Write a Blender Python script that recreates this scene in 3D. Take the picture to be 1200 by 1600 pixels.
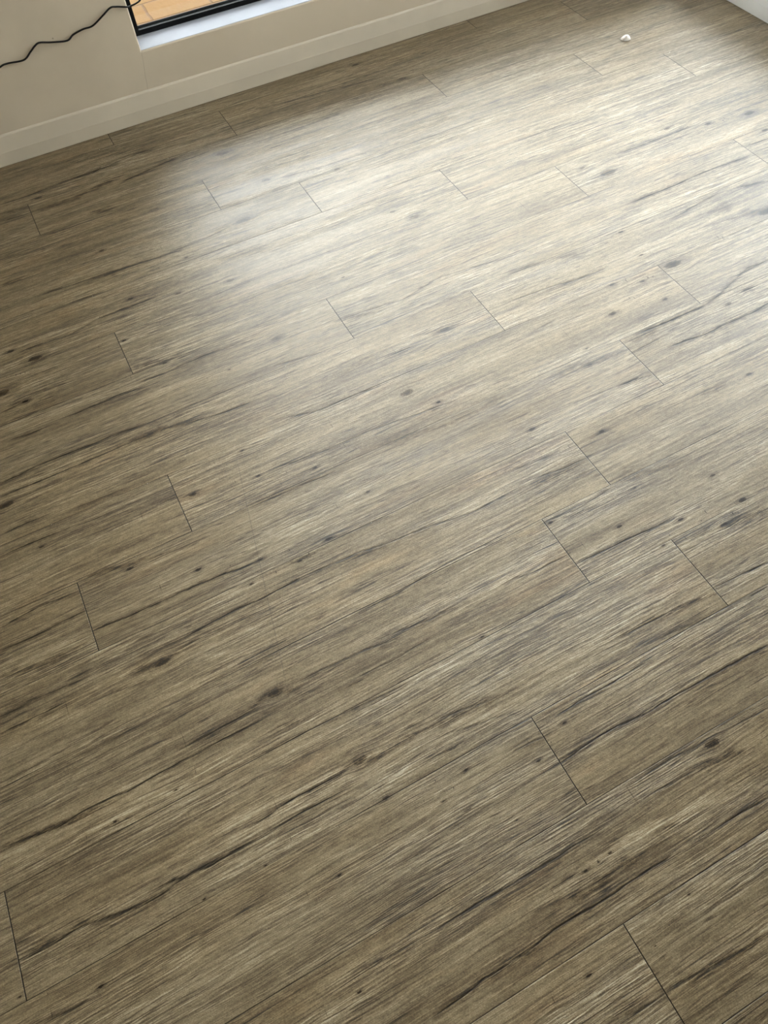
import bpy, bmesh, math, random
import numpy as np
from mathutils import Matrix, Vector

scene = bpy.context.scene
for o in list(bpy.data.objects):
    bpy.data.objects.remove(o, do_unlink=True)
C = scene.collection

# ------------------------------------------------------------------ camera
CAM_H = 1.39052
W2C = [[0.885779, -0.461592, -0.048253], [-0.415669, -0.742788, -0.524867], [0.206433, 0.484974, -0.849815]]
cam_data = bpy.data.cameras.new('camera')
cam = bpy.data.objects.new('camera', cam_data)
C.objects.link(cam)
cam_data.sensor_fit = 'VERTICAL'
cam_data.sensor_height = 36.0
cam_data.lens = 1114.08 / 1600 * 36.0
cam_data.clip_start = 0.02
r, d, f = W2C
cam.matrix_world = Matrix(((r[0], -d[0], -f[0], 0), (r[1], -d[1], -f[1], 0), (r[2], -d[2], -f[2], CAM_H), (0, 0, 0, 1)))
scene.camera = cam

# ------------------------------------------------------------------ view
scene.view_settings.view_transform = 'Standard'
scene.view_settings.look = 'None'
scene.view_settings.gamma = 1
scene.view_settings.use_curve_mapping = False
scene.view_settings.exposure = EXPOSURE = 0.17

# ------------------------------------------------------------------ sky
SKY_STRENGTH = 15.5
SUN_ENERGY = 0.8
world = bpy.data.worlds.new('sky')
scene.world = world
world.use_nodes = True
wt = world.node_tree
wt.nodes.clear()


class G:
    """small helper for building node graphs"""
    def __init__(s, tree): s.t = tree
    def n(s, kind, **kw):
        nd = s.t.nodes.new(kind)
        for k, v in kw.items(): setattr(nd, k, v)
        return nd
    def put(s, sock, v):
        if hasattr(v, 'default_value') or isinstance(v, bpy.types.NodeSocket): s.t.links.new(v, sock)
        else: sock.default_value = v
    def m(s, op, a, b=0.0, c=None, clamp=False):
        nd = s.n('ShaderNodeMath', operation=op, use_clamp=clamp)
        s.put(nd.inputs[0], a); s.put(nd.inputs[1], b)
        if c is not None: s.put(nd.inputs[2], c)
        return nd.outputs[0]
    def vm(s, op, a, b=(0, 0, 0)):
        nd = s.n('ShaderNodeVectorMath', operation=op)
        s.put(nd.inputs[0], a); s.put(nd.inputs[1], b)
        return nd.outputs['Value' if op in ('LENGTH', 'DOT_PRODUCT', 'DISTANCE') else 'Vector']
    def mix(s, fac, a, b, blend='MIX'):
        nd = s.n('ShaderNodeMix', data_type='RGBA', blend_type=blend)
        s.put(nd.inputs[0], fac); s.put(nd.inputs[6], a); s.put(nd.inputs[7], b)
        return nd.outputs[2]
    def sm(s, v, a, b, c=0.0, d=1.0):
        nd = s.n('ShaderNodeMapRange', interpolation_type='SMOOTHSTEP')
        for i, x in enumerate((v, a, b, c, d)): s.put(nd.inputs[i], x)
        return nd.outputs[0]
    def noise(s, vec, scale=1.0, detail=2.0, rough=0.5, dist=0.0):
        nd = s.n('ShaderNodeTexNoise')
        s.put(nd.inputs['Vector'], vec); nd.inputs['Scale'].default_value = scale
        nd.inputs['Detail'].default_value = detail; nd.inputs['Roughness'].default_value = rough
        nd.inputs['Distortion'].default_value = dist
        return nd.outputs['Fac']
    def sep(s, v):
        nd = s.n('ShaderNodeSeparateXYZ'); s.put(nd.inputs[0], v); return nd.outputs
    def comb(s, x, y, z):
        nd = s.n('ShaderNodeCombineXYZ')
        for i, v in enumerate((x, y, z)): s.put(nd.inputs[i], v)
        return nd.outputs[0]
    def attr(s, name): return s.n('ShaderNodeAttribute', attribute_name=name)


def srgb(r, g, b, a=1.0):
    c = [((v / 255) / 12.92 if v / 255 <= 0.04045 else ((v / 255 + 0.055) / 1.055) ** 2.4) for v in (r, g, b)]
    return (c[0], c[1], c[2], a)


g = G(wt)
dirv = g.n('ShaderNodeTexCoord').outputs['Generated']
up = g.sep(dirv)[2]
grad = g.sm(up, 0.0, 0.9)
base = g.mix(grad, (0.97, 0.98, 1.0, 1), (0.76, 0.84, 1.0, 1))
clouds = g.sm(g.noise(dirv, 2.2, 5, 0.55), 0.42, 0.62)
sky = g.mix(clouds, base, (1.0, 0.965, 0.93, 1))
# brighter bank of cloud out to the right of the window
BANK_AZ, BANK_EL = math.radians(50), math.radians(33)
bank = (math.sin(BANK_AZ) * math.cos(BANK_EL), math.cos(BANK_AZ) * math.cos(BANK_EL), math.sin(BANK_EL))
glow = g.sm(g.vm('DOT_PRODUCT', dirv, bank), 0.72, 1.0)
strength = g.m('MULTIPLY_ADD', glow, SKY_STRENGTH * 1.3, SKY_STRENGTH * 0.85)
bg = g.n('ShaderNodeBackground')
g.put(bg.inputs[0], sky); g.put(bg.inputs[1], strength)
wt.links.new(bg.outputs[0], g.n('ShaderNodeOutputWorld').inputs[0])

# ------------------------------------------------------------------ sun (runs along the facade, lights only the terrace)
sun_data = bpy.data.lights.new('sun', 'SUN')
sun_data.energy = SUN_ENERGY
sun_data.angle = math.radians(0.6)
sun_data.color = (1.0, 0.93, 0.80)
sun = bpy.data.objects.new('sun', sun_data)
C.objects.link(sun)
sun.rotation_euler = Vector((0.9, 0.07, -1.0)).to_track_quat('-Z', 'Y').to_euler()
sun.location = (-6, 4, 8)


# ------------------------------------------------------------------ added fill lamp standing in for daylight; the back wall has no window
back_data = bpy.data.lights.new('back_fill_light', 'AREA')
back_data.shape = 'RECTANGLE'
back_data.size, back_data.size_y = 2.6, 1.9
back_data.energy = BACK_POWER = 10.0
back_data.color = (1.0, 0.90, 0.76)
back = bpy.data.objects.new('back_fill_light', back_data)
C.objects.link(back)
back.location = (0.9, -5.15, 1.25)
back.rotation_euler = (math.radians(90), 0, 0)


# ------------------------------------------------------------------ helpers
def material(name):
    m = bpy.data.materials.new(name)
    m.use_nodes = True
    t = m.node_tree
    t.nodes.clear()
    gg = G(t)
    out = gg.n('ShaderNodeOutputMaterial')
    p = gg.n('ShaderNodeBsdfPrincipled')
    t.links.new(p.outputs[0], out.inputs[0])
    return m, gg, p, out


def bump(gg, p, height, dist, strength=1.0):
    b = gg.n('ShaderNodeBump')
    b.inputs['Strength'].default_value = strength
    b.inputs['Distance'].default_value = dist
    gg.put(b.inputs['Height'], height)
    gg.t.links.new(b.outputs[0], p.inputs['Normal'])


def obj(name, bm, mat, parent=None, smooth=False, kind=None):
    me = bpy.data.meshes.new(name)
    bmesh.ops.recalc_face_normals(bm, faces=bm.faces)
    bm.to_mesh(me); bm.free()
    if smooth:
        for q in me.polygons: q.use_smooth = True
    me.materials.append(mat)
    o = bpy.data.objects.new(name, me)
    C.objects.link(o)
    if parent: o.parent = parent
    if kind: o['kind'] = kind
    return o


def box(bm, x0, x1, y0, y1, z0, z1, bev=0.0):
    v = [bm.verts.new((x, y, z)) for x in (x0, x1) for y in (y0, y1) for z in (z0, z1)]
    fs = [bm.faces.new([v[i] for i in q]) for q in ((0, 1, 3, 2), (4, 6, 7, 5), (0, 4, 5, 1), (2, 3, 7, 6), (0, 2, 6, 4), (1, 5, 7, 3))]
    if bev:
        es = list({e for q in fs for e in q.edges})
        bmesh.ops.bevel(bm, geom=es, offset=bev, segments=3, affect='EDGES', profile=0.5)
    return bm


def extrude_profile(bm, prof, axis, a, b, cap=True):
    """prof = closed list of (p, z); extruded along axis from a to b. axis 'x': p is y; axis 'y': p is x"""
    def P(t, p, z): return (t, p, z) if axis == 'x' else (p, t, z)
    A = [bm.verts.new(P(a, p, z)) for p, z in prof]
    B = [bm.verts.new(P(b, p, z)) for p, z in prof]
    n = len(prof)
    for i in range(n):
        bm.faces.new((A[i], A[(i + 1) % n], B[(i + 1) % n], B[i]))
    if cap:
        bm.faces.new(A); bm.faces.new(B)
    return bm


# ------------------------------------------------------------------ dimensions
PW = 0.18                     # plank width
V0 = 0.3473                   # offset of the seams, in plank widths
PL = 8.155                    # plank length, in plank widths
Y_WALL, Y_BASE = 2.668, 2.6586
X_RIGHT, X_RBASE = 2.616, 2.6055
X_LEFT, Y_BACK, Z_CEIL = -2.3, -5.2, 2.45
WX0, WX1, WZ0, WZ1 = 0.413, 2.59, 0.2155, 2.12   # window opening
Y_FRAME, Y_OUT = 2.772, 2.806
RY0, RY1, RZ0, RZ1 = 1.05, 2.52, 0.135, 2.12   # tall second window, in the right wall near the corner

# ------------------------------------------------------------------ floor
# printed figure of the planks, in metres on the floor:
# kind (C crack, B brown streak, W warm patch), strength, width in mm, polyline x, y ...
MARKS = [
('C',0.7,5.48,(-0.1986,2.4529,-0.1216,2.4505,-0.0193,2.4589,0.1144,2.4662,0.1835,2.473)),
('C',0.6,7.74,(-0.2317,2.358,-0.1429,2.3543)),
('B',0.4,15.73,(-0.2233,2.3996,-0.1349,2.3905)),
('B',0.5,15.74,(-0.1277,2.3603,-0.0037,2.3491,0.1864,2.3936)),
('C',0.7,5.53,(0.1792,2.3568,0.2737,2.3744,0.3767,2.3884)),
('B',0.6,12.73,(0.0398,2.2454,0.1153,2.2374)),
('C',0.6,4.92,(-0.1262,2.2168,-0.0452,2.2126,-0.0252,2.2103)),
('C',0.6,5.02,(0.1983,2.1588,0.2446,2.1584)),
('C',0.7,3.56,(-0.1893,1.9457,-0.0626,1.9395,0.1322,1.9276,0.2385,1.9204)),
('B',0.5,13.27,(-0.0308,1.9367,0.0924,1.929)),
('C',0.95,3.27,(-0.0757,1.7614,0.0861,1.7617)),
('C',0.6,3.49,(0.1174,1.881,0.147,1.8798)),
('B',0.5,13.35,(-0.2936,2.05,-0.223,2.0513)),
('C',0.7,5.81,(0.2637,2.4881,0.3227,2.4806)),
('C',0.5,3.7,(0.1867,1.9288,0.3273,1.9366,0.4183,1.9531)),
('C',0.6,3.36,(-0.1822,1.8692,-0.0318,1.8627)),
('C',0.8,3.09,(-0.2956,1.7464,-0.1592,1.7374,-0.0861,1.7577)),
('C',0.8,3.2,(-0.3774,1.4445,-0.346,1.4383,-0.3069,1.4412)),
('C',0.85,2.7,(-0.2386,1.4471,-0.159,1.4481,-0.1003,1.4519,-0.0331,1.4428)),
('C',0.8,2.87,(-0.0496,1.4652,0.0459,1.4665,0.1692,1.4709,0.2886,1.4566)),
('C',0.9,2.77,(-0.4404,1.3196,-0.3434,1.3303,-0.2253,1.3272,-0.1589,1.3279,-0.0708,1.3223)),
('C',0.85,2.7,(-0.448,1.2815,-0.3444,1.2799,-0.2375,1.2815,-0.1276,1.2831)),
('C',0.5,2.33,(-0.402,1.2557,-0.3235,1.2574,-0.2817,1.2554)),
('B',0.55,10.92,(-0.1276,1.2831,-0.0383,1.2825,0.0268,1.2729)),
('C',0.85,3.18,(0.0256,1.2696,0.1249,1.2566,0.1942,1.2534)),
('C',0.5,2.25,(-0.3059,1.1605,-0.187,1.1558)),
('C',0.5,2.26,(-0.0698,1.104,-0.023,1.0987)),
('C',0.8,2.47,(-0.1014,1.0732,-0.0729,1.0709)),
('C',0.4,3.42,(-0.3948,1.5463,-0.3372,1.5546)),
('B',0.35,14.27,(-0.0439,1.5229,0.0304,1.511,0.1183,1.5006)),
('C',0.7,2.2,(-0.4698,1.1735,-0.3688,1.1754)),
('C',0.95,3.16,(-0.4816,1.1148,-0.4078,1.1151,-0.3381,1.1132)),
('C',0.6,2.17,(-0.3381,1.1132,-0.223,1.104)),
('B',0.45,7.38,(-0.3202,0.9701,-0.2555,0.9556,-0.1071,0.9322)),
('C',0.85,2.36,(-0.5174,0.9364,-0.4269,0.9463,-0.3425,0.9407)),
('C',0.85,2.29,(-0.5278,0.8847,-0.4605,0.8805,-0.3897,0.8861,-0.3406,0.8846)),
('B',0.35,11.78,(-0.5392,0.8278,-0.4545,0.8078,-0.352,0.8159)),
('C',0.7,2.55,(-0.5178,0.8136,-0.499,0.8086)),
('C',0.7,2.52,(-0.4012,0.7504,-0.3785,0.751)),
('C',0.95,2.57,(-0.336,0.8318,-0.2452,0.8267,-0.1379,0.828,-0.0447,0.8239,0.0278,0.8141)),
('C',0.7,2.17,(-0.1949,0.7035,-0.1129,0.7071,-0.0168,0.7042)),
('C',0.9,2.46,(-0.1737,0.724,-0.0652,0.7308,-0.0074,0.7274)),
('C',0.6,1.61,(-0.3839,0.6809,-0.3438,0.6815,-0.2661,0.6696)),
('C',0.6,1.64,(-0.5117,0.7499,-0.4521,0.7425,-0.3821,0.7375)),
('B',0.5,5.48,(-0.2714,0.7719,-0.2356,0.766)),
('C',0.5,1.73,(-0.2759,0.7265,-0.1737,0.724)),
('C',0.9,1.82,(-0.5565,0.7422,-0.5005,0.7414)),
('C',0.8,1.79,(-0.5634,0.7077,-0.4692,0.7074,-0.4385,0.7079)),
('C',0.5,1.6,(-0.4794,0.7007,-0.423,0.6996)),
('C',0.7,1.65,(-0.5824,0.6133,-0.5422,0.6095,-0.5081,0.6136)),
('C',0.95,1.92,(-0.6059,0.4961,-0.5673,0.4937,-0.5105,0.482,-0.4361,0.4882,-0.3671,0.4834,-0.3289,0.4847,-0.2473,0.4854,-0.1944,0.4866,-0.1056,0.4853)),
('B',0.5,7.65,(-0.5669,0.4955,-0.4507,0.4792,-0.3853,0.4781)),
('C',0.7,1.68,(-0.2524,0.5085,-0.1859,0.5097,-0.0945,0.5126)),
('B',0.4,5.67,(-0.2387,0.5103,-0.1413,0.5092)),
('B',0.5,4.17,(-0.4568,0.4414,-0.4051,0.4384,-0.3726,0.4377)),
('C',0.5,1.27,(-0.3939,0.3413,-0.3216,0.342)),
('B',0.4,4.78,(-0.2941,0.3275,-0.255,0.3226)),
('C',0.9,1.57,(-0.3672,0.3007,-0.2671,0.2899,-0.2338,0.2917,-0.1844,0.2913)),
('C',0.9,1.87,(-0.6105,0.303,-0.5611,0.3026,-0.5083,0.3051)),
('B',0.55,5.94,(-0.6109,0.3094,-0.5042,0.3065,-0.4097,0.2896,-0.3471,0.2901)),
('C',0.8,1.5,(-0.5083,0.3051,-0.4392,0.2941,-0.4064,0.2879,-0.3636,0.2876,-0.3056,0.2948,-0.2344,0.2901,-0.185,0.2896)),
('C',0.5,1.27,(-0.3939,0.3413,-0.3182,0.3402)),
('B',0.5,3.4,(-0.4946,0.205,-0.473,0.2038)),
('C',0.6,1.19,(-0.6022,0.204,-0.5474,0.1965,-0.5073,0.1984)),
('C',0.5,1.28,(-0.6441,0.3062,-0.6103,0.3039)),
('C',0.9,1.6,(-0.185,0.2896,-0.1556,0.2901)),
('C',0.9,1.45,(0.0275,0.0198,0.0814,0.0197,0.1323,0.02,0.1822,0.0176)),
('C',0.5,1.11,(-0.1296,0.0254,0.0275,0.0198)),
('C',0.95,1.93,(-0.0267,-0.0826,0.009,-0.0821,0.0383,-0.0797,0.0641,-0.0768,0.1204,-0.0781)),
('B',0.5,4.57,(-0.0134,-0.08,0.0603,-0.0765)),
('C',0.4,1.19,(-0.0008,0.1119,0.0317,0.1097)),
('C',0.4,1.24,(0.0379,0.1368,0.1096,0.126)),
('C',0.35,1.23,(-0.1457,0.188,-0.0607,0.1926)),
('C',0.8,1.51,(0.1831,0.0189,0.2474,0.0169,0.3602,0.0171)),
('C',0.95,1.97,(0.122,-0.0756,0.1446,-0.079,0.1861,-0.0734,0.2296,-0.0719,0.2843,-0.0741,0.3649,-0.0729,0.4467,-0.0731)),
('B',0.5,3.45,(0.1236,-0.0731,0.19,-0.0738)),
('B',0.6,3.75,(0.2439,-0.0204,0.3032,-0.0238)),
('B',0.45,9.17,(0.2469,-0.0473,0.3118,-0.0487,0.3822,-0.0447,0.4479,-0.0488)),
('C',0.9,1.6,(0.5022,-0.0736,0.5373,-0.0767)),
('B',0.55,6.79,(0.3211,-0.2216,0.3663,-0.229,0.427,-0.2344,0.5123,-0.2386)),
('C',0.7,1.34,(0.3148,-0.2215,0.3871,-0.23,0.4531,-0.2347)),
('C',0.5,1.29,(0.219,-0.2189,0.3031,-0.2282)),
('B',0.3,5.28,(0.2078,-0.1787,0.3033,-0.1962)),
('C',0.9,1.99,(0.3019,0.2027,0.3701,0.201)),
('C',0.4,1.45,(0.3062,0.2093,0.3662,0.2131)),
('C',0.9,2.06,(0.3725,0.1451,0.4231,0.1488,0.4984,0.1512,0.5678,0.1438,0.6353,0.1451,0.7396,0.1444,0.8648,0.1392)),
('B',0.6,7.14,(0.3736,0.1467,0.4371,0.148,0.5079,0.1507)),
('B',0.25,8.08,(0.5656,0.1474,0.7629,0.1466)),
('C',0.9,2.51,(0.4168,0.2228,0.4359,0.2219,0.483,0.225,0.5123,0.2236,0.5791,0.224,0.6335,0.2269)),
('W',0.8,8.91,(0.3858,0.2349,0.4735,0.2397,0.5512,0.2416,0.6253,0.2365)),
('B',0.4,11.59,(0.5855,0.0248,0.6827,-0.0012)),
('C',0.9,1.81,(0.5352,-0.0736,0.6046,-0.0767,0.6616,-0.0786)),
('C',0.6,1.4,(0.4529,0.0531,0.5519,0.0557,0.6273,0.0505)),
('C',0.85,1.71,(0.7007,0.047,0.7756,0.0435)),
('C',0.5,1.39,(0.4774,0.0234,0.5805,0.0189)),
('B',0.3,5.87,(0.3225,0.0934,0.3692,0.0935)),
('B',0.4,7.24,(0.4612,-0.0324,0.5008,-0.0416)),
('C',0.8,1.91,(-0.0528,0.6156,0.0147,0.6158)),
('C',0.5,1.69,(-0.0597,0.5985,0.0382,0.603)),
('C',0.6,1.86,(0.0069,0.5217,0.0638,0.5212,0.145,0.5184,0.2135,0.5074)),
('B',0.3,7.33,(0.1429,0.5143,0.2135,0.5074)),
('C',0.5,1.63,(0.1074,0.4723,0.1941,0.4709,0.2714,0.4758)),
('B',0.7,3.97,(0.0922,0.4656,0.1273,0.464)),
('C',0.5,1.51,(-0.1301,0.425,0.0677,0.4204,0.1879,0.4138)),
('C',0.85,1.65,(-0.1583,0.2935,-0.0774,0.2935,-0.0039,0.2922)),
('C',0.9,2.04,(-0.1743,0.3161,-0.1078,0.3222,-0.0429,0.3215,0.0058,0.3214)),
('B',0.35,5.0,(-0.1729,0.3195,-0.1078,0.3222,-0.0011,0.3164)),
('B',0.8,4.33,(-0.0307,0.3193,0.0107,0.3223,0.0285,0.3312)),
('B',0.7,6.2,(0.0624,0.3175,0.0928,0.3146)),
('B',0.8,4.88,(-0.0913,0.5206,-0.0705,0.5264,-0.0588,0.5324)),
('B',0.7,6.9,(-0.034,0.514,0.0006,0.5127)),
('B',0.3,7.64,(-0.0993,0.5008,-0.0737,0.4966)),
('B',0.4,8.44,(0.1,0.3197,0.1636,0.3173,0.2732,0.3096,0.3664,0.3025)),
('C',0.8,2.03,(0.1458,0.3361,0.1818,0.333)),
('C',0.6,1.71,(0.2102,0.3247,0.3207,0.3079)),
('C',0.5,1.49,(0.214,0.2903,0.3435,0.267)),
('B',0.7,3.57,(0.1799,0.2635,0.2172,0.2636)),
('C',0.5,1.39,(0.1851,0.2171,0.2389,0.2144)),
('B',0.5,6.57,(-0.0718,0.4577,-0.0171,0.4471)),
('C',0.4,1.49,(-0.1196,0.451,-0.0533,0.4478)),
('B',0.8,6.32,(-0.2221,0.692,-0.2113,0.6966,-0.1917,0.6991)),
('B',0.7,8.37,(-0.2841,0.6998,-0.2472,0.7004)),
('C',0.6,2.63,(0.1603,1.031,0.3134,1.0174)),
('C',0.6,2.48,(0.085,0.9551,0.2215,0.9539,0.2924,0.9492)),
('B',0.3,10.88,(0.0873,0.9606,0.1674,0.9566)),
('C',0.4,2.05,(0.199,0.7872,0.3298,0.7783)),
('C',0.9,2.58,(-0.0074,0.7274,0.1057,0.732)),
('B',0.5,7.3,(0.0863,0.7817,0.1557,0.7738)),
('C',0.7,2.28,(0.1057,0.732,0.2392,0.7275,0.2977,0.7167,0.4344,0.707,0.5048,0.6935,0.6203,0.6952)),
('B',0.5,8.55,(0.1883,0.7313,0.2965,0.7142)),
('C',0.6,2.11,(0.1854,0.599,0.2611,0.5969,0.3778,0.6083,0.4536,0.6086,0.5533,0.6089)),
('B',0.4,8.05,(0.2491,0.6035,0.3221,0.6037)),
('C',0.8,2.44,(0.4755,0.6086,0.5127,0.6064)),
('C',0.6,1.95,(0.1875,0.5242,0.3024,0.5127,0.3433,0.5123)),
('C',0.6,2.54,(0.6529,0.7456,0.7447,0.7398,0.7614,0.7376)),
('C',0.7,2.77,(0.6622,0.7057,0.7721,0.6923,0.8334,0.6931)),
('B',0.3,11.21,(0.6491,0.6857,0.8175,0.6879)),
('C',0.6,2.57,(0.6388,0.5928,0.7204,0.5859,0.8217,0.5954)),
('B',0.35,10.41,(0.6429,0.5905,0.7888,0.5672)),
('C',0.97,3.44,(0.6424,0.4726,0.6949,0.4716,0.7836,0.4682,0.8841,0.4622)),
('B',0.45,12.56,(0.8885,0.4036,0.9781,0.3908,1.093,0.3837)),
('B',0.35,13.99,(0.8325,0.6097,1.0106,0.5715)),
('C',0.7,2.33,(0.4983,0.5065,0.5642,0.4993,0.6372,0.5007)),
('C',0.9,2.57,(0.8587,0.2877,0.9421,0.2846,0.9986,0.2825)),
('B',0.5,11.03,(0.6034,0.2973,0.689,0.2902,0.774,0.287,0.8505,0.2782)),
('C',0.6,2.21,(0.6264,0.2926,0.774,0.287)),
('C',0.5,2.43,(0.8592,0.3895,0.8939,0.3823)),
('C',0.5,1.95,(0.6894,0.2503,0.793,0.244,0.9561,0.2369)),
('C',0.5,3.49,(0.5229,1.4044,0.575,1.4028,0.7157,1.3889,0.8418,1.4165,1.0681,1.388)),
('B',0.5,13.28,(0.5229,1.4044,0.6198,1.3861)),
('C',0.6,3.16,(0.2961,1.339,0.4191,1.3208)),
('C',0.8,3.51,(0.572,1.2184,0.6357,1.2171)),
('B',0.5,9.06,(0.6783,1.2471,0.7478,1.2296,0.7858,1.2261)),
('C',0.6,2.9,(0.2346,1.1659,0.3355,1.1399,0.4389,1.1415,0.4915,1.136)),
('C',0.6,2.77,(0.3148,1.0204,0.4312,1.0185,0.5457,1.0076,0.6276,1.0004)),
('B',0.3,12.04,(0.3966,0.9739,0.5932,0.9414,0.7813,0.9443)),
('B',0.25,17.37,(0.4244,1.2255,0.5559,1.2367)),
('C',0.4,3.13,(0.7916,1.329,0.8851,1.3237)),
('C',0.6,3.54,(0.9664,1.2305,1.1011,1.2208,1.2182,1.2023)),
('C',0.4,3.32,(1.0282,1.3262,1.1313,1.3176)),
('C',1.0,4.76,(1.1895,0.9569,1.2915,0.9523,1.3984,0.9508)),
('C',0.8,4.08,(1.3984,0.9508,1.4524,0.9624,1.5973,1.007,1.6719,1.0041)),
('C',0.6,3.55,(1.1322,0.9099,1.2417,0.9172)),
('B',0.5,10.75,(1.1559,0.9494,1.2422,0.9351)),
('C',0.9,4.36,(1.224,0.8784,1.3269,0.8673,1.4004,0.8698,1.4847,0.8667,1.5513,0.8748)),
('B',0.5,13.25,(1.3909,0.8754,1.5455,0.8687)),
('C',1.0,5.85,(1.5209,0.9434,1.5353,0.9427,1.5636,0.9408)),
('C',1.0,3.57,(1.0277,0.8349,1.0661,0.8333,1.1232,0.8211)),
('C',0.4,2.57,(0.8459,0.8512,1.0277,0.8349)),
('B',0.4,13.74,(0.9102,0.9443,1.1087,0.9236)),
('C',0.7,2.96,(0.8761,0.7346,0.9205,0.7355)),
('C',0.4,2.93,(0.9504,1.1015,1.0243,1.1095)),
('B',0.3,14.57,(1.173,0.7188,1.2591,0.7095)),
('C',0.4,4.73,(0.6411,2.3253,0.8033,2.329,0.9701,2.3328)),
('C',0.5,4.26,(0.6461,2.0953,0.7847,2.0778,0.9726,2.0736)),
('C',0.4,4.34,(0.5808,2.1768,0.6911,2.164)),
('C',0.6,5.89,(1.1683,2.4209,1.2013,2.4168)),
('C',0.5,5.14,(0.7189,2.517,0.9197,2.496,1.2085,2.4644)),
('C',0.85,4.91,(1.6332,1.6321,1.7598,1.63,1.9087,1.6301)),
('C',0.5,4.82,(1.9318,1.7669,1.9862,1.7667)),
('C',0.9,5.04,(1.511,1.4083,1.6734,1.4082,1.7783,1.4141,1.8445,1.4124,1.9604,1.4072)),
('C',0.3,4.54,(1.3792,1.8691,1.5434,1.8611)),
('C',0.7,4.74,(1.5732,1.2864,1.7009,1.3041,1.7539,1.3084)),
('C',0.5,4.18,(1.4064,1.3644,1.5134,1.3704)),
('C',0.8,5.49,(2.0001,1.451,2.085,1.4468)),
('C',0.7,4.96,(1.8238,1.3029,1.9267,1.2772)),
('B',0.3,12.64,(1.1678,1.3173,1.2463,1.2918)),
('C',0.5,3.78,(1.178,1.2896,1.2356,1.2874)),
('B',0.5,16.36,(1.7484,1.1914,1.8391,1.1833)),
('C',0.4,3.71,(1.0331,1.3338,1.1001,1.3256)),
('C',0.6,3.67,(1.1163,1.2117,1.2598,1.2089)),
('C',0.6,4.12,(1.6263,1.2077,1.7484,1.1914)),
('C',0.7,4.16,(1.5436,0.998,1.6719,1.0041)),
('B',0.3,23.69,(1.6538,1.249,1.781,1.255)),
('W',0.6,38.0,(1.6041,1.5286,1.9558,1.4998,2.1881,1.5573)),
('W',0.6,31.37,(-0.1265,1.9938,-0.0266,2.0003)),
('W',0.5,28.43,(-0.0244,2.0328,0.2337,2.0289)),
('W',0.6,16.38,(0.0895,0.9661,0.1698,0.9622)),
('W',0.7,16.52,(0.1717,0.675,0.239,0.6851,0.3278,0.6722)),
('W',0.5,13.52,(0.0656,0.6647,0.1585,0.6476)),
('W',0.7,11.25,(0.5556,0.5951,0.6408,0.579)),
('W',0.5,10.46,(0.6552,0.4027,0.7551,0.3879)),
('W',0.6,21.48,(0.1558,1.1295,0.2018,1.1572)),
('W',0.5,7.68,(-0.2506,0.0364,-0.1834,0.0176)),
('W',0.5,6.65,(-0.0226,-0.0335,0.0401,-0.043)),
('W',0.5,12.25,(0.3949,0.3465,0.4659,0.3385)),
('W',0.4,8.05,(0.1275,-0.1049,0.2143,-0.1236)),
('W',0.5,14.45,(-0.4857,0.9557,-0.4155,0.975)),
]
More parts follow.
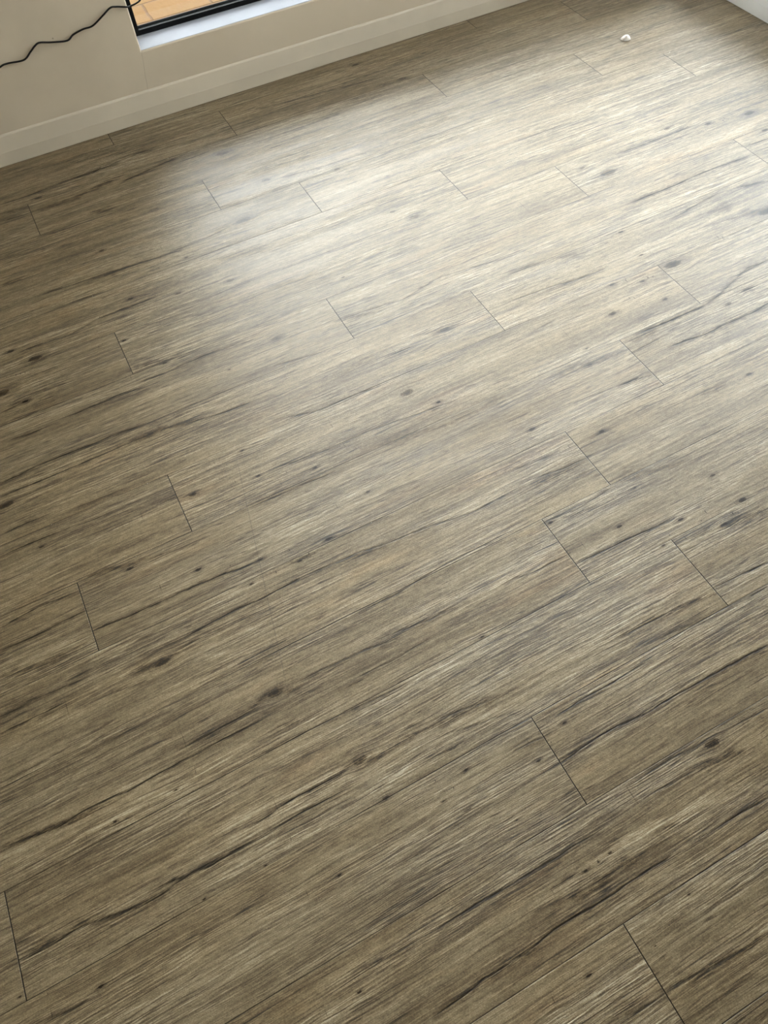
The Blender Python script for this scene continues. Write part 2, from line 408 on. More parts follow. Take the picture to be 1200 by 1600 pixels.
KNOTS = [
(-0.0943,2.4205,0.0091,0.8),(0.0328,1.7932,0.007,0.8),(0.161,1.7431,0.007,0.6),(0.2329,1.8806,0.005,0.6),
(0.0166,2.0482,0.0065,0.7),(0.3129,1.7158,0.0094,0.5),(0.5214,2.3299,0.0192,0.45),(0.4483,1.9568,0.0189,0.45),
(-0.3223,1.7601,0.0076,0.9),(-0.2678,1.6979,0.0148,0.9),(-0.379,1.6166,0.0179,0.9),(-0.3268,1.5553,0.0068,1.0),
(0.0399,1.4992,0.006,0.8),(0.1843,1.3888,0.0029,0.8),(-0.0335,1.6383,0.0053,1.0),(-0.0345,1.0583,0.0078,0.85),
(0.1155,1.1209,0.0042,0.6),(-0.4414,1.2514,0.0145,0.9),(-0.3903,1.0938,0.0052,0.7),(-0.2257,0.9391,0.0063,0.9),
(-0.0912,0.8617,0.0055,0.9),(-0.0007,0.7712,0.004,0.8),(-0.2319,0.6947,0.013,0.75),(-0.4041,0.442,0.0028,1.0),
(-0.2859,0.4415,0.0024,1.0),(-0.3006,0.2453,0.0025,0.9),(-0.4975,0.2049,0.0042,1.0),(-0.6219,0.2536,0.0023,0.9),
(-0.1202,0.0009,0.0033,0.9),(-0.1851,0.244,0.0022,0.9),(-0.0762,0.1691,0.003,0.95),(0.3054,-0.0239,0.0034,0.8),
(0.3596,-0.0206,0.0031,0.8),(0.2207,-0.1507,0.0037,0.85),(0.3402,-0.1671,0.0012,0.9),(0.4377,-0.1337,0.0025,0.6),
(0.6398,0.0416,0.0123,0.95),(0.3377,0.1672,0.004,0.8),(0.2453,0.0998,0.0018,0.9),(0.4204,0.2033,0.0042,0.7),
(-0.048,0.5226,0.0133,0.75),(0.0437,0.3253,0.0119,0.75),(0.0553,0.243,0.0056,0.7),(0.2101,0.2167,0.0039,0.8),
(0.1462,0.1892,0.0028,0.5),(0.1216,1.0314,0.0048,0.8),(0.2511,0.9855,0.0048,0.7),(0.3308,0.8613,0.0046,0.7),
(0.1968,0.7916,0.007,0.85),(0.1155,0.7716,0.0041,0.8),(0.0396,0.8179,0.0048,0.7),(0.3748,0.4273,0.0036,0.7),
(0.6512,0.5859,0.005,0.8),(0.7779,0.5038,0.0057,0.8),(0.9062,0.4531,0.0058,0.8),(1.0588,0.4269,0.0082,0.95),
(0.9798,0.3962,0.0071,0.9),(1.0465,0.511,0.0062,0.7),(0.8313,0.4189,0.0041,0.8),(0.8711,0.5696,0.003,0.8),
(0.6029,1.5589,0.0046,0.7),(0.3385,1.432,0.0124,0.4),(0.7511,1.2296,0.0103,0.6),(0.5559,1.0823,0.0146,0.7),
(0.6084,1.0154,0.0053,1.0),(1.4362,1.1243,0.021,0.8),(1.172,1.051,0.0095,0.85),(1.24,1.1432,0.0067,0.7),
(1.3204,1.1127,0.0067,0.7),(1.3275,1.0246,0.0065,0.8),(1.4595,0.9243,0.0086,0.8),(1.0088,0.9297,0.0066,0.7),
(0.7639,0.8271,0.0067,0.85),(0.9045,0.7393,0.0059,0.95),(1.3315,0.7063,0.0066,0.8),(1.0359,0.981,0.0039,0.8),
(0.8665,1.7509,0.008,0.6),(0.9142,1.6938,0.0132,0.5),(0.8142,2.0415,0.009,0.6),(0.5881,2.1109,0.0118,0.5),
(1.2545,2.4171,0.015,0.5),(1.1556,2.5974,0.0118,0.8),(1.983,1.6126,0.0097,0.8),(2.1388,1.5887,0.0166,0.8),
(1.8528,1.661,0.0096,0.7),(1.5465,1.567,0.023,0.7),(1.4892,1.6291,0.0087,0.6),(2.1101,1.4882,0.0095,0.8),
(1.3989,1.3135,0.0063,0.9),(1.3858,1.2026,0.0059,0.7),(1.8194,1.1692,0.021,0.85),
]


def floor_material():
    m, g, p, out = material('grey_brown_wood_plank')
    gr = g.sep(g.attr('grain').outputs['Vector'])
    gx, gy, seed = gr[0], gr[1], gr[2]
    edge = g.sep(g.attr('edge').outputs['Vector'])       # x: distance to plank end, y: to plank side
    mark = g.sep(g.attr('mark').outputs['Vector'])       # x: crack, y: brown streak, z: warm patch
    kn = g.sep(g.attr('knot').outputs['Vector'])         # local knot coordinates, strength
    # slow waviness of the grain
    wav = g.noise(g.comb(g.m('MULTIPLY', gx, 2.6), g.m('MULTIPLY', gy, 9.0), seed), 1, 2, 0.5)
    y1 = g.m('MULTIPLY_ADD', g.m('SUBTRACT', wav, 0.5), 0.014, gy)
    wav2 = g.noise(g.comb(g.m('MULTIPLY', gx, 16.0), g.m('MULTIPLY', gy, 40.0), seed), 1, 2, 0.5)
    y2 = g.m('MULTIPLY_ADD', g.m('SUBTRACT', wav2, 0.5), 0.0035, y1)
    def layer(fx, fy, det, rough, z=0.0, y=None):
        return g.noise(g.comb(g.m('MULTIPLY', gx, fx), g.m('MULTIPLY', y or y2, fy), g.m('ADD', seed, z)), 1, det, rough)
    broad = layer(1.6, 22, 3, 0.55, 3.0, y1)
    blotch = layer(7, 30, 3, 0.6, 7.0, y1)
    mid = layer(3.2, 130, 4, 0.65, 11.0)
    fine = layer(6.5, 400, 3, 0.68, 17.0)
    hair = layer(20, 1000, 2, 0.6, 23.0)
    mott = layer(55, 170, 3, 0.65, 131.0, gy)
    pore = g.m('ABSOLUTE', g.m('SUBTRACT', layer(2.6, 85, 2, 0.5, 101.0), 0.5))
    line = g.m('MULTIPLY', g.sm(pore, 0.004, 0.022, 1, 0), g.sm(layer(5, 60, 2, 0.5, 111.0), 0.42, 0.62))
    pale = g.m('MULTIPLY', g.sm(hair, 0.62, 0.70), g.sm(layer(6, 40, 2, 0.5, 121.0), 0.40, 0.62))
    speck = layer(420, 520, 2, 0.6, 31.0, gy)
    streak = layer(1.8, 105, 3, 0.6, 41.0)
    # value of the printed figure, about 0..1
    v = g.m('MULTIPLY_ADD', g.m('SUBTRACT', broad, 0.5), 0.50, 0.57)
    v = g.m('MULTIPLY_ADD', g.m('SUBTRACT', blotch, 0.5), 0.26, v)
    v = g.m('MULTIPLY_ADD', g.m('SUBTRACT', mid, 0.5), 0.42, v)
    # the strength of the ridged grain itself changes over the board
    amp = g.sm(layer(2.0, 14, 2, 0.5, 51.0, y1), 0.35, 0.65, 0.35, 1.15)
    fl = g.m('ADD', g.sm(fine, 0.36, 0.64, -0.17, 0.15), g.sm(hair, 0.34, 0.66, -0.15, 0.13))
    v = g.m('MULTIPLY_ADD', fl, amp, v)
    v = g.m('MULTIPLY_ADD', g.m('SUBTRACT', speck, 0.5), 0.55, v)
    v = g.m('MULTIPLY_ADD', g.m('SUBTRACT', mott, 0.5), 0.42, v)
    v = g.m('MULTIPLY_ADD', line, -0.30, v)
    v = g.m('MULTIPLY_ADD', pale, 0.11, v)
    dark = g.sm(streak, 0.60, 0.80)
    v = g.m('MULTIPLY_ADD', dark, -0.22, v)
    # streaks placed on the boards
    tear = g.m('MULTIPLY', g.sm(fine, 0.38, 0.60, 1.5, 0.4), g.sm(mott, 0.35, 0.62, 1.3, 0.6))
    v = g.m('SUBTRACT', v, g.m('MULTIPLY', g.m('MULTIPLY', mark[1], tear), 0.66))
    v = g.m('MULTIPLY_ADD', mark[2], 0.05, v)
    # knots
    kxy = g.comb(kn[0], kn[1], 0)
    kd = g.noise(g.comb(g.m('MULTIPLY', kn[0], 1.3), g.m('MULTIPLY', kn[1], 1.3), seed), 1, 3, 0.6)
    kr = g.m('ADD', g.vm('LENGTH', kxy), g.m('MULTIPLY', g.m('SUBTRACT', kd, 0.5), 1.1))
    ring = g.m('SINE', g.m('MULTIPLY', kr, 9.0))
    kcore = g.m('MULTIPLY', g.sm(kr, 0.6, 1.0, 1, 0), kn[2])
    khalo = g.m('MULTIPLY', g.sm(kr, 0.8, 2.6, 1, 0), kn[2])
    v = g.m('SUBTRACT', v, g.m('MULTIPLY', khalo, 0.20))
    v = g.m('SUBTRACT', v, g.m('MULTIPLY', kcore, g.m('MULTIPLY_ADD', ring, 0.16, 0.50)))
    v = g.m('MAXIMUM', g.m('MINIMUM', v, 1.1), 0.0)
    ramp = g.n('ShaderNodeValToRGB')
    g.put(ramp.inputs[0], v)
    cr = ramp.color_ramp
    stops = [(0.0, srgb(24, 16, 9)), (0.25, srgb(60, 46, 26)), (0.5, srgb(104, 88, 62)), (0.75, srgb(144, 128, 100)), (1.0, srgb(186, 174, 149))]
    cr.elements[0].position, cr.elements[0].color = stops[0]
    cr.elements[1].position, cr.elements[1].color = stops[-1]
    for pos, col in stops[1:-1]:
        e = cr.elements.new(pos); e.color = col
    col = ramp.outputs[0]
    # drift between greyer and warmer wood
    tone = g.sm(layer(1.3, 13, 3, 0.55, 61.0, y1), 0.36, 0.64)
    col = g.mix(g.m('MULTIPLY', tone, 0.55), col, g.mix(1.0, col, (0.95, 1.0, 1.10, 1), 'MULTIPLY'))
    pink = g.sm(layer(3.0, 17, 3, 0.55, 71.0, y1), 0.58, 0.76)
    col = g.mix(g.m('MULTIPLY', pink, 0.55), col, g.mix(1.0, col, (1.10, 0.96, 0.86, 1), 'MULTIPLY'))
    col = g.mix(g.m('MULTIPLY', mark[2], 0.6), col, g.mix(1.0, col, (1.16, 1.0, 0.76, 1), 'MULTIPLY'))
    # cracks
    brk = g.sm(layer(18, 200, 2, 0.6, 81.0), 0.30, 0.50, 0.85, 1.0)
    crack = g.m('MULTIPLY', g.m('MULTIPLY', mark[0], 1.35), brk, clamp=True)
    col = g.mix(crack, col, srgb(22, 16, 10))
    # joints between boards
    wob = layer(3, 8, 2, 0.5, 91.0, gy)
    side = g.m('MULTIPLY', g.sm(edge[1], 0.0005, 0.0011, 1, 0), g.sm(wob, 0.35, 0.58, 0.3, 1.0))
    end = g.sm(edge[0], 0.0007, 0.0013, 1, 0)
    gap = g.m('MAXIMUM', side, end)
    col = g.mix(gap, col, srgb(26, 20, 13))
    # one long hairline scratch across several boards
    pos = g.sep(g.n('ShaderNodeNewGeometry').outputs['Position'])
    sx = g.m('SUBTRACT', pos[0], g.m('MULTIPLY_ADD', g.m('SUBTRACT', pos[1], 1.09), 0.202, 0.0915))
    scr = g.m('MULTIPLY', g.sm(g.m('ABSOLUTE', sx), 0.0003, 0.0009, 1, 0), g.sm(g.m('ABSOLUTE', g.m('SUBTRACT', pos[1], 0.82)), 0.25, 0.30, 1, 0))
    col = g.mix(g.m('MULTIPLY', scr, 0.6), col, srgb(60, 50, 38))
    g.put(p.inputs['Base Color'], col)
    rough = g.m('MULTIPLY_ADD', g.m('SUBTRACT', fine, 0.5), 0.22, ROUGH)
    g.put(p.inputs['Roughness'], rough)
    g.put(p.inputs['Specular IOR Level'], g.m('MULTIPLY', g.m('SUBTRACT', 1.0, g.m('MULTIPLY', g.m('MAXIMUM', g.m('MAXIMUM', crack, gap), g.m('MAXIMUM', kcore, mark[1])), 0.65)), SPEC))
    h = g.m('ADD', g.m('MULTIPLY', fl, g.m('MULTIPLY', amp, 0.9)), g.m('MULTIPLY', speck, 0.25))
    h = g.m('SUBTRACT', h, g.m('MULTIPLY', crack, 0.8))
    h = g.m('SUBTRACT', h, g.m('MULTIPLY', gap, 1.2))
    bump(g, p, h, 0.0007, 0.8)
    return m


ROUGH, SPEC = 0.48, 0.7


def build_floor():
    joints = {-3: 5.4, -2: 7.0, -1: 1.74, 0: 5.0, 1: 2.06, 2: 4.75, 3: 3.55, 4: 4.6, 5: 6.26, 6: 7.76, 7: 4.93, 8: 2.9, 9: 7.89, 10: 6.09, 11: 3.76, 12: 2.26, 13: 7.42, 14: 3.34, 15: 1.17}
    rng = random.Random(7)
    fx0, fx1 = -0.80, X_RBASE + 0.01
    VS, GR, ED, FC = [], [], [], []
    base = 0
    n_lo = int(math.floor(Y_BACK / PW - V0))
    for n in range(n_lo, 16):
        ya, yb = (n - 1 + V0) * PW, (n + V0) * PW
        yb_c = min(yb, Y_WALL)
        ya_c = max(ya, Y_BACK)
        if yb_c <= ya_c: continue
        j0 = joints.get(n, rng.uniform(0, PL)) % PL
        k = math.floor((X_LEFT / PW - j0) / PL)
        while (j0 + k * PL) * PW < X_RIGHT:
            xa, xb = (j0 + k * PL) * PW, (j0 + (k + 1) * PL) * PW
            k += 1
            xa_c, xb_c = max(xa, X_LEFT), min(xb, X_RIGHT)
            if xb_c <= xa_c: continue
            fine_row = n >= -3
            def steps(a, b, s): return list(np.linspace(a, b, max(2, int(math.ceil((b - a) / s)) + 1)))
            us = []
            f0, f1 = max(xa_c, fx0), min(xb_c, fx1)
            if fine_row and f1 > f0:
                if xa_c < f0: us += steps(xa_c, f0, 0.3)[:-1]
                us += steps(f0, f1, 0.012)
                if xb_c > f1: us += steps(f1, xb_c, 0.3)[1:]
                vs = steps(ya_c, yb_c, 0.0012)
            else:
                us = steps(xa_c, xb_c, 0.3)
                vs = steps(ya_c, yb_c, 0.03)
                vs = sorted(set(vs + [min(ya_c + 0.0015, yb_c), max(yb_c - 0.0015, ya_c)]))
            # keep the joint itself crisp
            for e in (xa, xb):
                for q in (e - 0.0015, e + 0.0015):
                    if xa_c < q < xb_c: us.append(q)
            us = np.array(sorted(set(us))); vs = np.array(vs)
            U, V = np.meshgrid(us, vs)
            nu, nv = len(us), len(vs)
            P = np.zeros((nu * nv, 3), np.float32)
            P[:, 0] = U.ravel(); P[:, 1] = V.ravel()
            sd, ox = rng.uniform(0, 40), rng.uniform(0, 30)
            Gv = np.zeros_like(P)
            Gv[:, 0] = P[:, 0] + ox; Gv[:, 1] = P[:, 1] - ya; Gv[:, 2] = sd
            E = np.zeros_like(P)
            E[:, 0] = np.minimum(P[:, 0] - xa, xb - P[:, 0]); E[:, 1] = np.minimum(P[:, 1] - ya, yb - P[:, 1])
            i = np.arange(nv - 1)[:, None] * nu + np.arange(nu - 1)[None, :]
            F = np.stack([i, i + 1, i + nu + 1, i + nu], -1).reshape(-1, 4) + base
            VS.append(P); GR.append(Gv); ED.append(E); FC.append(F)
            base += nu * nv
    P = np.concatenate(VS); Gv = np.concatenate(GR); E = np.concatenate(ED); F = np.concatenate(FC).astype(np.int32)
    X, Y = P[:, 0], P[:, 1]
    order = np.argsort(Y); Ys = Y[order]
    def window(y0, y1, x0, x1):
        a, b = np.searchsorted(Ys, y0), np.searchsorted(Ys, y1)
        s = order[a:b]
        return s[(X[s] >= x0) & (X[s] <= x1)]
    M = np.zeros_like(P)
    ch = {'C': 0, 'B': 1, 'W': 2}
    nr = np.random.RandomState(3)
    for kind, st, wmm, pts in MARKS:
        px, py = np.array(pts[0::2]), np.array(pts[1::2])
        w = max(wmm * 0.001 * (0.52 if kind == 'C' else 0.85), 0.0015)
        ext = 0.03 if kind == 'C' else 0.05
        s = window(py.min() - 4 * w - .004, py.max() + 4 * w + .004, px.min() - ext, px.max() + ext)
        if len(s) == 0: continue
        kx = np.arange(px.min() - ext, px.max() + ext + 0.03, 0.02)
        jit = nr.randn(len(kx)) * (0.0007 if kind == 'C' else 0.0015)
        wv = np.clip(0.85 + 0.35 * nr.randn(len(kx)), 0.35, 1.5)
        xs = X[s]
        yl = np.interp(xs, px, py) + np.interp(xs, kx, jit)
        ww = w * np.interp(xs, kx, wv)
        t = np.clip(np.minimum(xs - px.min() + ext, px.max() + ext - xs) / (2 * ext), 0, 1)
        t = t * t * (3 - 2 * t)
        val = st * t * np.exp(-((Y[s] - yl) / np.maximum(ww * (0.4 + 0.6 * t), 0.0005)) ** 2)
        c = ch[kind]
        M[s, c] = np.maximum(M[s, c], val)
        if kind == 'C':     # stained wood beside the crack
            M[s, 1] = np.maximum(M[s, 1], 0.38 * st * t * np.exp(-((Y[s] - yl) / (w * 3.2)) ** 2))
    K = np.zeros_like(P); K[:, 0] = 9
    best = np.full(len(P), 1e9)
    dy = np.zeros(len(P))
    for kx, ky, sz, st in KNOTS:
        el = 1.5
        R = 6 * sz + 0.01
        s = window(ky - R, ky + R, kx - R * 2.2, kx + R * 2.2)
        if len(s) == 0: continue
        lx, ly = (X[s] - kx) / (sz * el), (Y[s] - ky) / (sz * 0.62)
        d2 = lx ** 2 + ly ** 2
        q = d2 < best[s]
        t = s[q]
        best[t] = d2[q]
        K[t, 0], K[t, 1] = lx[q], ly[q]
        K[t, 2] = st * (0.85 if sz > 0.006 else 1.0)
        dy[s] += -(Y[s] - ky) * 0.42 * np.exp(-((X[s] - kx) / (sz * 2.4)) ** 2 - ((Y[s] - ky) / (sz * 1.8)) ** 2)
    Gv[:, 1] += dy
    me = bpy.data.meshes.new('floor')
    me.vertices.add(len(P)); me.loops.add(F.size); me.polygons.add(len(F))
    me.vertices.foreach_set('co', P.ravel())
    me.loops.foreach_set('vertex_index', F.ravel())
    me.polygons.foreach_set('loop_start', np.arange(0, F.size, 4, dtype=np.int32))
    me.update(calc_edges=True)
    for name, A in (('grain', Gv), ('edge', E), ('mark', M), ('knot', K)):
        at = me.attributes.new(name, 'FLOAT_VECTOR', 'POINT')
        at.data.foreach_set('vector', A.astype(np.float32).ravel())
    me.materials.append(floor_material())
    o = bpy.data.objects.new('floor', me)
    C.objects.link(o)
    o['kind'] = 'structure'
    return o


build_floor()

# ------------------------------------------------------------------ paint and trim materials
def paint(name, col, rough=0.55, b=0.0004, scale=180):
    m, g, p, out = material(name)
    pos = g.n('ShaderNodeTexCoord').outputs['Object']
    n1 = g.noise(pos, 6, 3, 0.55)
    n2 = g.noise(pos, scale, 3, 0.6)
    col2 = tuple(c * 0.93 for c in col[:3]) + (1,)
    g.put(p.inputs['Base Color'], g.mix(g.sm(n1, 0.35, 0.65), col, col2))
    p.inputs['Roughness'].default_value = rough
    bump(g, p, n2, b, 0.5)
    return m


M_WALL = paint('cream_wall_paint', srgb(238, 232, 216), 0.6)
M_SIDE = paint('white_wall_paint', srgb(243, 243, 242), 0.6)
M_CEIL = paint('white_ceiling_paint', srgb(236, 234, 228), 0.8)
M_BASE = paint('satin_skirting_paint', srgb(199, 189, 172), 0.5, 0.0001)
M_RBASE = paint('white_skirting_paint', srgb(236, 237, 238), 0.42, 0.0001)
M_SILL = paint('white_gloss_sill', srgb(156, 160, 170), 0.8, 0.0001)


def scuffed_wall():
    m, g, p, out = material('cream_wall_under_window')
    pos = g.n('ShaderNodeTexCoord').outputs['Object']
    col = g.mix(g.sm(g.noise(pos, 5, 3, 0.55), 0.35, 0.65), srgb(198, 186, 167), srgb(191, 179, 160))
    vor = g.n('ShaderNodeTexVoronoi')
    g.put(vor.inputs['Vector'], pos); vor.inputs['Scale'].default_value = 9.0
    spot = g.sm(vor.outputs['Distance'], 0.012, 0.03, 0.6, 0)
    col = g.mix(spot, col, srgb(96, 84, 66))
    # hairline where the boarding meets, running down from the corner of the opening
    s = g.sep(pos)
    hx = g.m('SUBTRACT', s[0], g.m('MULTIPLY_ADD', g.m('SUBTRACT', s[2], 0.215), 0.16, 0.4125))
    wob = g.noise(pos, 40, 2, 0.5)
    hx = g.m('ABSOLUTE', g.m('ADD', hx, g.m('MULTIPLY', g.m('SUBTRACT', wob, 0.5), 0.006)))
    hair = g.m('MULTIPLY', g.sm(hx, 0.0004, 0.0016, 1, 0), g.sm(s[2], 0.2145, 0.216, 1, 0))
    col = g.mix(g.m('MULTIPLY', hair, 0.35), col, srgb(140, 130, 112))
    g.put(p.inputs['Base Color'], col)
    p.inputs['Roughness'].default_value = 0.6
    bump(g, p, g.m('SUBTRACT', g.m('MULTIPLY', g.noise(pos, 180, 3, 0.6), 0.3), hair), 0.0006, 0.5)
    return m


M_FRONT = scuffed_wall()

# ------------------------------------------------------------------ walls
T = Y_OUT
bm = bmesh.new()
b = 0.005
# window wall with its opening, the opening's edge rounded over
def arc_rect(y, o):
    return [(WX0 - o, y, WZ0 - o), (WX1 + o, y, WZ0 - o), (WX1 + o, y, WZ1 + o), (WX0 - o, y, WZ1 + o)]
outer = [(X_LEFT, Y_WALL, 0), (X_RIGHT, Y_WALL, 0), (X_RIGHT, Y_WALL, Z_CEIL), (X_LEFT, Y_WALL, Z_CEIL)]
rings = [outer]
for k in range(5):
    a = math.radians(22.5 * k)
    rings.append(arc_rect(Y_WALL + b * (1 - math.cos(a)), b * (1 - math.sin(a))))
rings.append(arc_rect(T, 0))
rings.append([(x, T, z) for x, y, z in outer])
vr = [[bm.verts.new(q) for q in ring] for ring in rings]
for A, B in zip(vr, vr[1:] + vr[:1]):
    for i in range(4):
        bm.faces.new((A[i], A[(i + 1) % 4], B[(i + 1) % 4], B[i]))
obj('wall_front', bm, M_FRONT, kind='structure')
bm = bmesh.new()
def yz(x, y0, y1, z0, z1): return [bm.verts.new((x, y, z)) for y, z in ((y0, z0), (y1, z0), (y1, z1), (y0, z1))]
rg = [yz(X_RIGHT, Y_BACK - .12, T, 0, Z_CEIL), yz(X_RIGHT, RY0, RY1, RZ0, RZ1), yz(X_RIGHT + .16, RY0, RY1, RZ0, RZ1), yz(X_RIGHT + .16, Y_BACK - .12, T, 0, Z_CEIL)]
for A, B in zip(rg, rg[1:] + rg[:1]):
    for i in range(4): bm.faces.new((A[i], A[(i + 1) % 4], B[(i + 1) % 4], B[i]))
obj('wall_right', bm, M_SIDE, kind='structure')
obj('wall_left', box(bmesh.new(), X_LEFT - .12, X_LEFT, Y_BACK - .12, T, 0, Z_CEIL), M_WALL, kind='structure')
obj('wall_back', box(bmesh.new(), X_LEFT, X_RIGHT, Y_BACK - .12, Y_BACK, 0, Z_CEIL), M_WALL, kind='structure')
obj('ceiling', box(bmesh.new(), X_LEFT - .12, X_RIGHT + .12, Y_BACK - .12, T, Z_CEIL, Z_CEIL + .15), M_CEIL, kind='structure')

# ------------------------------------------------------------------ skirting boards
def skirting(p0, s, wall):
    return [(p0, 0.0012), (p0, 0.043), (p0 + s * .0006, 0.0455), (p0 + s * .0052, 0.0895), (p0 + s * .0062, 0.0925), (p0 + s * .0078, 0.0945), (wall, 0.0968), (wall, 0.0012)]
obj('baseboard_front', extrude_profile(bmesh.new(), skirting(Y_BASE, 1, Y_WALL), 'x', X_LEFT, X_RBASE), M_BASE, kind='structure')
obj('baseboard_right', extrude_profile(bmesh.new(), skirting(X_RBASE, 1, X_RIGHT), 'y', Y_BACK, Y_WALL), M_RBASE, kind='structure')
obj('baseboard_left', extrude_profile(bmesh.new(), skirting(X_LEFT + .0094, -1, X_LEFT), 'y', Y_BACK, Y_BASE), M_BASE, kind='structure')
obj('baseboard_back', extrude_profile(bmesh.new(), skirting(Y_BACK + .0094, -1, Y_BACK), 'x', X_LEFT + .0094, X_RBASE), M_BASE, kind='structure')

# ------------------------------------------------------------------ window
win = bpy.data.objects.new('window_1', None)
win.location = (0, 0, 0)
C.objects.link(win)
win['kind'] = 'structure'
mf, g, p, out = material('black_aluminium')
p.inputs['Base Color'].default_value = srgb(12, 13, 15)
p.inputs['Roughness'].default_value = 0.6
p.inputs['Specular IOR Level'].default_value = 0.10
pos = g.n('ShaderNodeTexCoord').outputs['Object']
bump(g, p, g.noise(pos, 900, 2, 0.5), 0.00005, 0.4)
ms, g, p, out = material('grey_spacer_bar')
p.inputs['Base Color'].default_value = srgb(50, 53, 56)
p.inputs['Specular IOR Level'].default_value = 0.1
p.inputs['Roughness'].default_value = 0.7
mg = bpy.data.materials.new('window_glass')
mg.use_nodes = True
mg.node_tree.nodes.clear()
g = G(mg.node_tree)
o_ = g.n('ShaderNodeOutputMaterial')
tr = g.n('ShaderNodeBsdfTransparent'); tr.inputs[0].default_value = (0.95, 0.98, 0.97, 1)
gl = g.n('ShaderNodeBsdfGlossy'); gl.inputs['Roughness'].default_value = 0.0
fr = g.n('ShaderNodeFresnel'); fr.inputs[0].default_value = 1.5
mx = g.n('ShaderNodeMixShader')
g.put(mx.inputs[0], g.m('MULTIPLY', fr.outputs[0], 1.0)); g.put(mx.inputs[1], tr.outputs[0]); g.put(mx.inputs[2], gl.outputs[0])
mg.node_tree.links.new(mx.outputs[0], o_.inputs[0])

def ring_bm(x0, x1, z0, z1, wl, wb, y0, y1, bev=0.0):
    bm = bmesh.new()
    box(bm, x0, x1, y0, y1, z0, z0 + wb, bev)
    box(bm, x0, x1, y0, y1, z1 - wl, z1, bev)
    box(bm, x0, x0 + wl, y0, y1, z0 + wb, z1 - wl, bev)
    box(bm, x1 - wl, x1, y0, y1, z0 + wb, z1 - wl, bev)
    return bm
# white board on the bottom of the opening, front edge rounded
bm = bmesh.new()
prof = [(Y_WALL + .0045, WZ0 - .0005), (Y_WALL + .0048, WZ0 + .0006), (Y_WALL + .006, WZ0 + .001), (Y_FRAME, WZ0 + .001), (Y_FRAME, WZ0 - .0005)]
obj('window_sill', extrude_profile(bm, prof, 'x', WX0 + .0005, WX1 - .0005), M_SILL, win, kind='structure')
obj('window_frame', ring_bm(WX0, WX1, WZ0, WZ1, 0.028, 0.0165, Y_FRAME, Y_FRAME + .0235, 0.0006), mf, win, kind='structure')
obj('window_mullion', box(bmesh.new(), 1.44, 1.47, Y_FRAME + .003, Y_FRAME + .03, WZ0 + .0165, WZ1 - .028, .0015), mf, win, kind='structure')
obj('spacer_bar', ring_bm(WX0 + .028, 1.44, WZ0 + .0165, WZ1 - .028, .004, .005, Y_FRAME + .0200, Y_FRAME + .0232), ms, win, kind='structure')
obj('spacer_bar', ring_bm(1.47, WX1 - .028, WZ0 + .0165, WZ1 - .028, .004, .005, Y_FRAME + .0200, Y_FRAME + .0232), ms, win, kind='structure')
for x0, x1 in ((WX0 + .028, 1.44), (1.47, WX1 - .028)):
    obj('glass_pane', box(bmesh.new(), x0, x1, Y_FRAME + .024, Y_FRAME + .0242, WZ0 + .0165, WZ1 - .028), mg, win, kind='structure')

win2 = bpy.data.objects.new('window_2', None)
C.objects.link(win2)
win2['kind'] = 'structure'
bm = bmesh.new()
fx = X_RIGHT + .10
box(bm, fx, fx + .04, RY0, RY1, RZ0, RZ0 + .04, .0015); box(bm, fx, fx + .04, RY0, RY1, RZ1 - .04, RZ1, .0015)
box(bm, fx, fx + .04, RY0, RY0 + .04, RZ0 + .04, RZ1 - .04, .0015); box(bm, fx, fx + .04, RY1 - .04, RY1, RZ0 + .04, RZ1 - .04, .0015)
box(bm, fx, fx + .04, 1.77, 1.81, RZ0 + .04, RZ1 - .04, .0015)
obj('window_frame', bm, mf, win2, kind='structure')
obj('glass_pane', box(bmesh.new(), fx + .02, fx + .0202, RY0 + .04, RY1 - .04, RZ0 + .04, RZ1 - .04), mg, win2, kind='structure')

# ------------------------------------------------------------------ sunlit terrace outside
mt, g, p, out = material('tan_stone_paving')
s = g.sep(g.n('ShaderNodeTexCoord').outputs['Object'])
pos = g.comb(s[0], s[1], 0)
wx = g.noise(pos, 9, 2, 0.5)
xx = g.m('MULTIPLY_ADD', g.m('SUBTRACT', wx, 0.5), 0.03, s[0])
yy = g.m('MULTIPLY_ADD', g.m('SUBTRACT', g.noise(g.vm('ADD', pos, (5, 3, 0)), 7, 2, 0.5), 0.5), 0.02, s[1])
br = g.n('ShaderNodeTexBrick')
br.offset = 0.42; br.squash = 1.0
g.put(br.inputs['Vector'], g.comb(g.m('SUBTRACT', xx, 0.192), g.m('SUBTRACT', yy, 3.45), 0))
br.inputs['Color1'].default_value = srgb(64, 45, 17)
br.inputs['Color2'].default_value = srgb(60, 42, 15)
br.inputs['Mortar'].default_value = srgb(46, 31, 13)
br.inputs['Scale'].default_value = 1.0
br.inputs['Mortar Size'].default_value = 0.006
br.inputs['Mortar Smooth'].default_value = 0.4
br.inputs['Brick Width'].default_value = 0.27
br.inputs['Row Height'].default_value = 0.17
tone = g.noise(pos, 7, 4, 0.6)
col = g.mix(g.sm(tone, 0.3, 0.7, 0, 0.5), br.outputs['Color'], srgb(66, 43, 20))
g.put(p.inputs['Base Color'], col)
p.inputs['Roughness'].default_value = 0.9
p.inputs['Specular IOR Level'].default_value = 0.08
hh = g.m('ADD', g.m('MULTIPLY', br.outputs['Fac'], -1.0), g.m('MULTIPLY', g.noise(pos, 14, 4, 0.6), 0.8))
bump(g, p, hh, 0.006, 0.7)
obj('terrace_paving', box(bmesh.new(), -6, 12, Y_OUT, 14, -0.12, -0.03), mt, kind='structure')

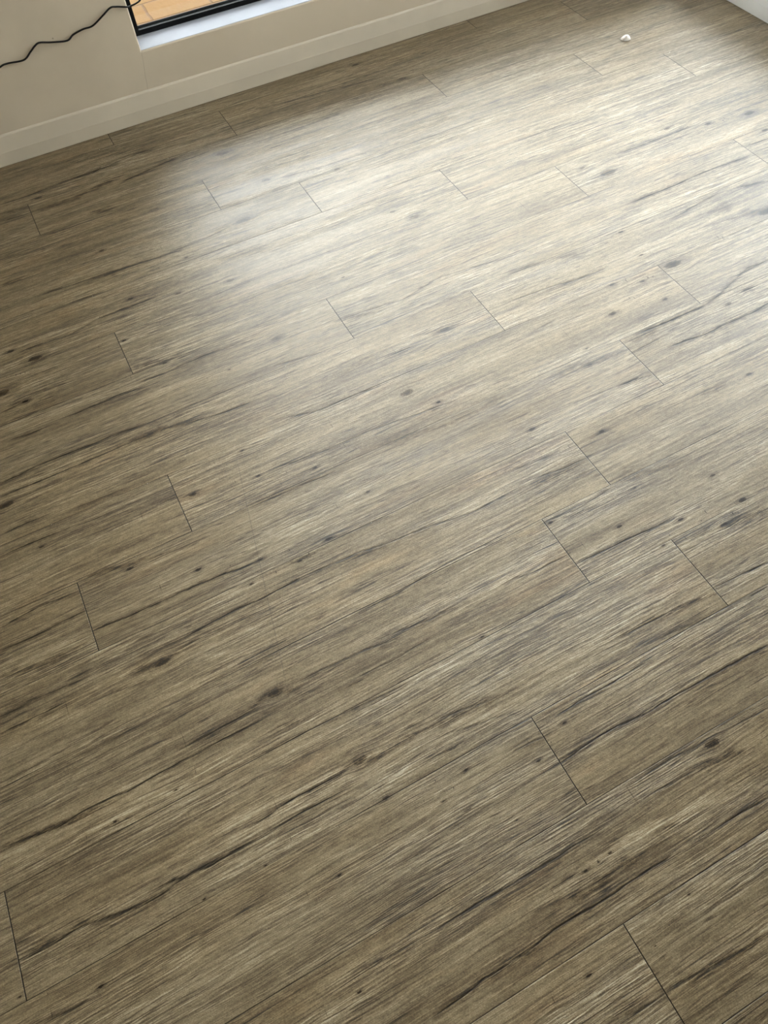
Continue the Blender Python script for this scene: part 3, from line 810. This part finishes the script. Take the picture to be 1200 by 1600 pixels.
# ------------------------------------------------------------------ black cord along the wall
cord_pts = [(-0.42, .262), (-0.30, .300), (-0.17, .268), (-0.09, .262), (-0.025, .287), (0.0, .290), (0.05, .288), (0.079, .303), (0.099, .316), (0.116, .321), (0.149, .313), (0.197, .306), (0.222, .316), (0.257, .324), (0.288, .325),
            (0.327, .343), (0.358, .359), (0.378, .357), (0.413, .349), (0.424, .349), (0.442, .352), (0.457, .358), (0.470, .372), (0.476, .395), (0.470, .43), (0.455, .47)]
mc, g, p, out = material('black_cord_rubber')
p.inputs['Base Color'].default_value = srgb(14, 12, 13)
p.inputs['Specular IOR Level'].default_value = 0.3
p.inputs['Roughness'].default_value = 0.5
path = [Vector((-0.60, Y_WALL - .0022, .0995)), Vector((-0.55, Y_WALL - .0025, .13)), Vector((-0.49, Y_WALL - .003, .20))]
for i, (x, z) in enumerate(cord_pts):
    path.append(Vector((x, Y_WALL - 0.0045 - 0.003 * math.sin(i * 1.3) ** 2, z)))
def catmull(P, n=6):
    out = []
    for i in range(len(P) - 1):
        p0, p1, p2, p3 = P[max(i - 1, 0)], P[i], P[i + 1], P[min(i + 2, len(P) - 1)]
        for k in range(n):
            t = k / n
            out.append(0.5 * ((2 * p1) + (p2 - p0) * t + (2 * p0 - 5 * p1 + 4 * p2 - p3) * t * t + (3 * p1 - p0 - 3 * p2 + p3) * t ** 3))
    out.append(P[-1])
    return out
def tube(bm, P, r, seg=10, flat=1.0):
    prev = None; first = None
    for i, q in enumerate(P):
        t = (P[min(i + 1, len(P) - 1)] - P[max(i - 1, 0)]).normalized()
        a = Vector((0, 1, 0)); a = (a - t * a.dot(t)).normalized()
        c = t.cross(a)
        ring = [bm.verts.new(q + a * (r * flat * math.cos(2 * math.pi * k / seg)) + c * (r * math.sin(2 * math.pi * k / seg))) for k in range(seg)]
        if prev:
            for k in range(seg): bm.faces.new((prev[k], prev[(k + 1) % seg], ring[(k + 1) % seg], ring[k]))
        else: first = ring
        prev = ring
    bm.faces.new(first); bm.faces.new(prev)
cord = obj('power_cord', (lambda b_: (tube(b_, catmull(path), 0.0025), b_)[1])(bmesh.new()), mc, smooth=True)
cord['label'] = 'thin black cord trailing along the cream wall to the window corner'
cord['category'] = 'cord'

# ------------------------------------------------------------------ small white seashell on the floor
mh, g, p, out = material('white_seashell')
pos = g.n('ShaderNodeTexCoord').outputs['Object']
g.put(p.inputs['Base Color'], g.mix(g.sm(g.noise(pos, 160, 3, 0.6), 0.35, 0.7), srgb(252, 250, 248), srgb(240, 228, 222)))
p.inputs['Roughness'].default_value = 0.4
bm = bmesh.new()
NR, NA = 18, 72
Lx, Ly, Hh = 0.0185, 0.0145, 0.0155
def shell_pt(rr, a, off=0.0):
    # fan outline, ribs running from the beak to the rim, beak off centre
    rib = 1 + 0.035 * math.cos(a * 18) * rr
    x = math.cos(a) * Lx * rr * rib
    y = math.sin(a) * Ly * rr * rib * (1 - 0.18 * math.cos(a))
    z = Hh * (1 - rr ** 1.9) ** 0.85 * (1 + 0.02 * math.cos(a * 18) * rr) + 0.0004 * math.cos(rr * 40)
    x += 0.0035 * (1 - rr); 
    return Vector((x, y, max(z - off, 0.0004)))
def sheet(off, sc):
    def S(v): return Vector((v.x * sc, v.y * sc, v.z))
    top = bm.verts.new(S(shell_pt(0, 0, off)))
    rows = [[bm.verts.new(S(shell_pt(i / NR, 2 * math.pi * k / NA, off))) for k in range(NA)] for i in range(1, NR + 1)]
    for k in range(NA): bm.faces.new((top, rows[0][k], rows[0][(k + 1) % NA]))
    for A, B in zip(rows, rows[1:]):
        for k in range(NA): bm.faces.new((A[k], B[k], B[(k + 1) % NA], A[(k + 1) % NA]))
    return rows[-1]
r1 = sheet(0, 1.0); r2 = sheet(0.0012, 0.93)
for k in range(NA): bm.faces.new((r1[k], r1[(k + 1) % NA], r2[(k + 1) % NA], r2[k]))
shell = obj('seashell', bm, mh, smooth=True)
shell.location = (2.098, 2.203, 0.0)
shell.rotation_euler = (0, 0, math.radians(-28))
shell['label'] = 'small white ribbed seashell lying on the wood floor'
shell['category'] = 'shell'
